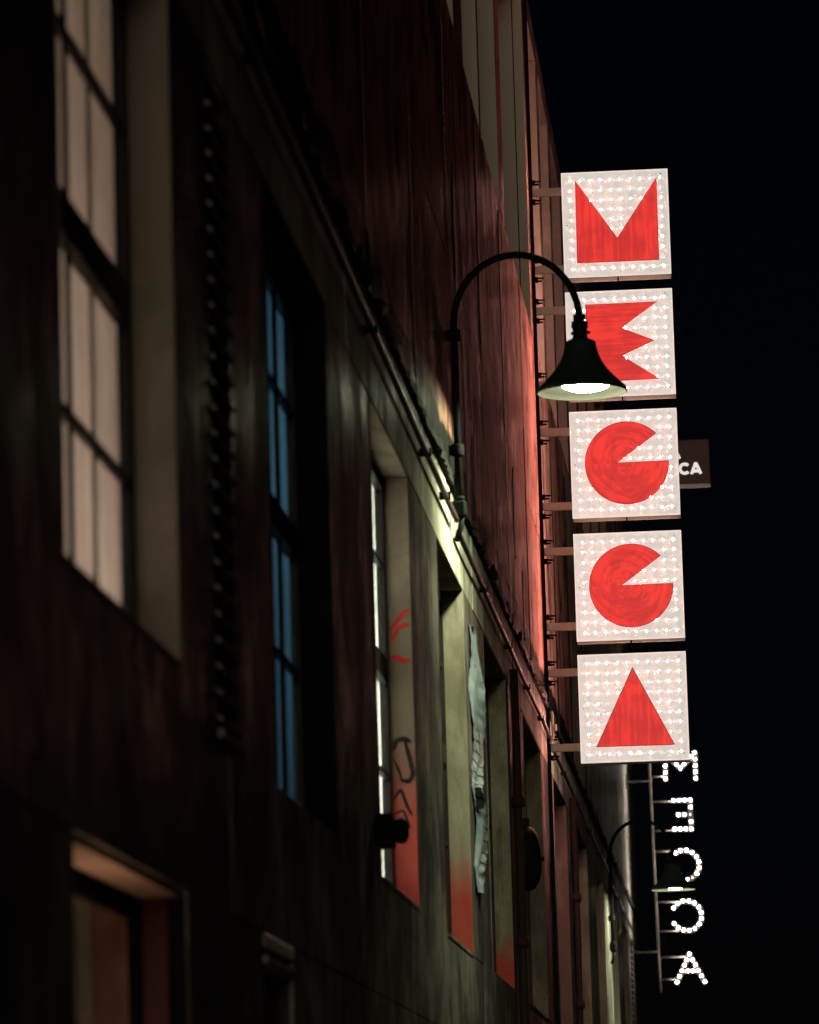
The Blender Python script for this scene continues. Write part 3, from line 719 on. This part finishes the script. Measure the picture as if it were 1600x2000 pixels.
# ------------------------------------------------------------------ distant letter sign seen from behind
M['bulb_on'] = emis('warm_bulb', (1.0, .90, .78), 240.0)
M['bulb_dim'] = emis('dim_bulb', (1.0, .80, .62), .10, (.3, .28, .25))
M['ladder'] = plain('grey_ladder_paint', (.13, .115, .105), .6)
Y2 = 59.8
MS = thing('bulb_letter_sign', 'distant ladder sign of round bulb letters spelling a word in reverse', 'sign', (-1.16, Y2, 4.28))
lx0, lx1 = -1.176, -1.138
part('ladder_rail', MB().tube([(-1.182, Y2, 7.65), (-1.176, Y2, 7.30), (-1.138, Y2, 4.28)], .018, 8), M['ladder'], MS)
for x1, z in ((-.99, 7.134), (-.90, 6.80), (-.90, 6.414), (-.93, 6.139), (-.86, 5.469), (-.86, 5.081), (-.79, 4.742), (-.94, 4.449)):
    part('rung', MB().tube([(-1.155 + (z - 5.8) * -.0125, Y2, z), (x1, Y2, z)], .011, 8), M['ladder'], MS)
for z in (7.08, 4.818):
    part('wall_arm', MB().tube([(FX, Y2, z), (-1.15, Y2, z)], .016, 8).box(FX - .001, FX + .02, Y2 - .05, Y2 + .05, z - .09, z + .09, c=.004), M['ladder'], MS)
C2 = [(-.925, 5.389), (-.869, 5.444), (-.80, 5.474), (-.721, 5.473), (-.65, 5.444), (-.591, 5.387), (-.562, 5.315), (-.563, 5.235), (-.596, 5.166), (-.653, 5.111), (-.726, 5.085), (-.801, 5.092), (-.872, 5.124), (-.927, 5.183)]
MLET = [
    ([(-.967, 7.447), (-.967, 7.36), (-.967, 7.274), (-.967, 7.188), (-.967, 7.102), (-.569, 7.438), (-.568, 7.352), (-.568, 7.266), (-.569, 7.182), (-.568, 7.096), (-.767, 7.239), (-.816, 7.290), (-.716, 7.290), (-.865, 7.342), (-.915, 7.396), (-.666, 7.340), (-.616, 7.392)], [[0, 4], [5, 9], [0, 10, 5]], ()),
    ([(-.874, 6.812), (-.80, 6.811), (-.727, 6.811), (-.653, 6.811), (-.653, 6.715), (-.818, 6.62), (-.736, 6.62), (-.656, 6.619), (-.652, 6.522), (-.871, 6.43), (-.797, 6.429), (-.725, 6.428), (-.651, 6.426)], [[0, 3, 12, 9], [5, 7]], (7,)),
    ([(x - .006, z + .67) for x, z in C2], [list(range(14))], (9,)),
    (C2, [list(range(14))], ()),
    ([(-.741, 4.774), (-.778, 4.70), (-.701, 4.698), (-.811, 4.629), (-.663, 4.628), (-.844, 4.555), (-.772, 4.553), (-.702, 4.552), (-.632, 4.554), (-.881, 4.484), (-.590, 4.481), (-.915, 4.41), (-.549, 4.405)], [[11, 0, 12], [5, 8]], ())]
sph = MB(); sph.lathe([(.0158 * math.sin(math.pi * k / 8), -.0158 * math.cos(math.pi * k / 8)) for k in range(9)], (0, 0, 0), 'Y', 12)
sph_on = sph.mesh('bulb', M['bulb_on']); sph_off = sph.mesh('bulb', M['bulb_dim'])
for pts, strokes, dim in MLET:
    tr = MB()
    for st_ in strokes:
        for i in range(len(st_) - 1):
            a, b = Vector(pts[st_[i]]), Vector(pts[st_[i + 1]]); d = (b - a).normalized(); nn = Vector((-d.y, d.x)) * .034
            e0, e1 = a - d * .034, b + d * .034
            k = .0015 * i
            tr.prism([tuple(e0 + nn), tuple(e1 + nn), tuple(e1 - nn), tuple(e0 - nn)], Y2 + .02 + k, Y2 + .045 + k)
    T = part('letter_tray', tr, M['steel'], MS)
    for i, (x, z) in enumerate(pts):
        link('bulb', sph_off if i in dim else sph_on, T, Vector((x, Y2 - .008, z)) - worldloc(T))

# ------------------------------------------------------------------ small blade sign behind the G box
M['brown_sign'] = plain('brown_sign_enamel', (.085, .045, .042), .45, var=.1)
t = NT('glowing_white_lettering'); t.pbr((.8, .78, .76), .5, Emission_Color=(1, .95, .92, 1), Emission_Strength=.75); M['vinyl'] = t.m  # lettering is brightened by an even glow in its material
Yb = 50.0
BS = thing('blade_sign', 'small brown blade sign with white lettering peeking out behind the upper G box', 'sign', (-1.0, Yb, 9.5))
bx0, bx1, bz0, bz1 = -1.02, -.182, 9.50, 10.01
part('board', MB().box(bx0, bx1, Yb, Yb + .09, bz0, bz1, c=.012), M['brown_sign'], BS)
part('base_rail', MB().box(bx0 + .004, bx1 - .002, Yb - .006, Yb + .095, bz0 - .030, bz0 + .003, c=.006), M['cream'], BS)
part('wall_arm', MB().box(FX, bx0 + .002, Yb + .02, Yb + .07, 9.58, 9.63, c=.004).box(FX, bx0 + .002, Yb + .02, Yb + .07, 9.88, 9.93, c=.004), M['steel'], BS)
def glyph(ch, x, z, h, y):
    t_ = h * .24; q = MB(); w_ = {'M': 1.12, 'E': .62, 'G': .98, 'C': .92, 'A': 1.02}[ch] * h; k = [0]
    def bar(a, b):
        a, b = Vector(a), Vector(b); d = (b - a).normalized(); nn = Vector((-d.y, d.x)) * t_ / 2; k[0] += 1
        q.prism([tuple(a + nn), tuple(b + nn), tuple(b - nn), tuple(a - nn)], y - .004 - .0003 * k[0], y + .003)
    hx = t_ / 2
    if ch == 'M':
        bar((x + hx, z), (x + hx, z + h)); bar((x + w_ - hx, z), (x + w_ - hx, z + h)); bar((x + hx, z + h * .95), (x + w_ / 2, z + h * .15)); bar((x + w_ - hx, z + h * .95), (x + w_ / 2, z + h * .15))
    elif ch == 'E':
        bar((x + hx, z), (x + hx, z + h))
        for zz in (hx, h / 2, h - hx): bar((x, z + zz), (x + w_, z + zz))
    elif ch == 'A':
        bar((x + hx * .8, z), (x + w_ / 2, z + h)); bar((x + w_ - hx * .8, z), (x + w_ / 2, z + h)); bar((x + w_ * .25, z + h * .26), (x + w_ * .75, z + h * .26))
    else:
        c = (x + h / 2, z + h / 2); a0 = R3(42); a1 = R3(318); n = 26; ro, ri = h * .53, h * .53 - t_
        pl = [(c[0] + ro * math.cos(a0 + (a1 - a0) * i / n), c[1] + ro * math.sin(a0 + (a1 - a0) * i / n)) for i in range(n + 1)]
        pl += [(c[0] + ri * math.cos(a1 - (a1 - a0) * i / n), c[1] + ri * math.sin(a1 - (a1 - a0) * i / n)) for i in range(n + 1)]
        q.prism(pl, y - .004, y + .003)
        if ch == 'G': bar((x + h * .55, z + h * .45), (x + h * 1.0, z + h * .45)); bar((x + h - hx * .9, z + h * .18), (x + h - hx * .9, z + h * .5))
    part('letter', q, M['vinyl'], BS); return w_ + h * .06
def word(txt, xr, z, h):
    ws = {'M': 1.18, 'E': .68, 'G': 1.04, 'C': .98, 'A': 1.08}
    x = xr - sum(ws[c] for c in txt) * h
    for c in txt: x += glyph(c, x, z, h, Yb) 
word('MECCA', -.268, 9.615, .128); word('MEGA', -.500, 9.795, .128)
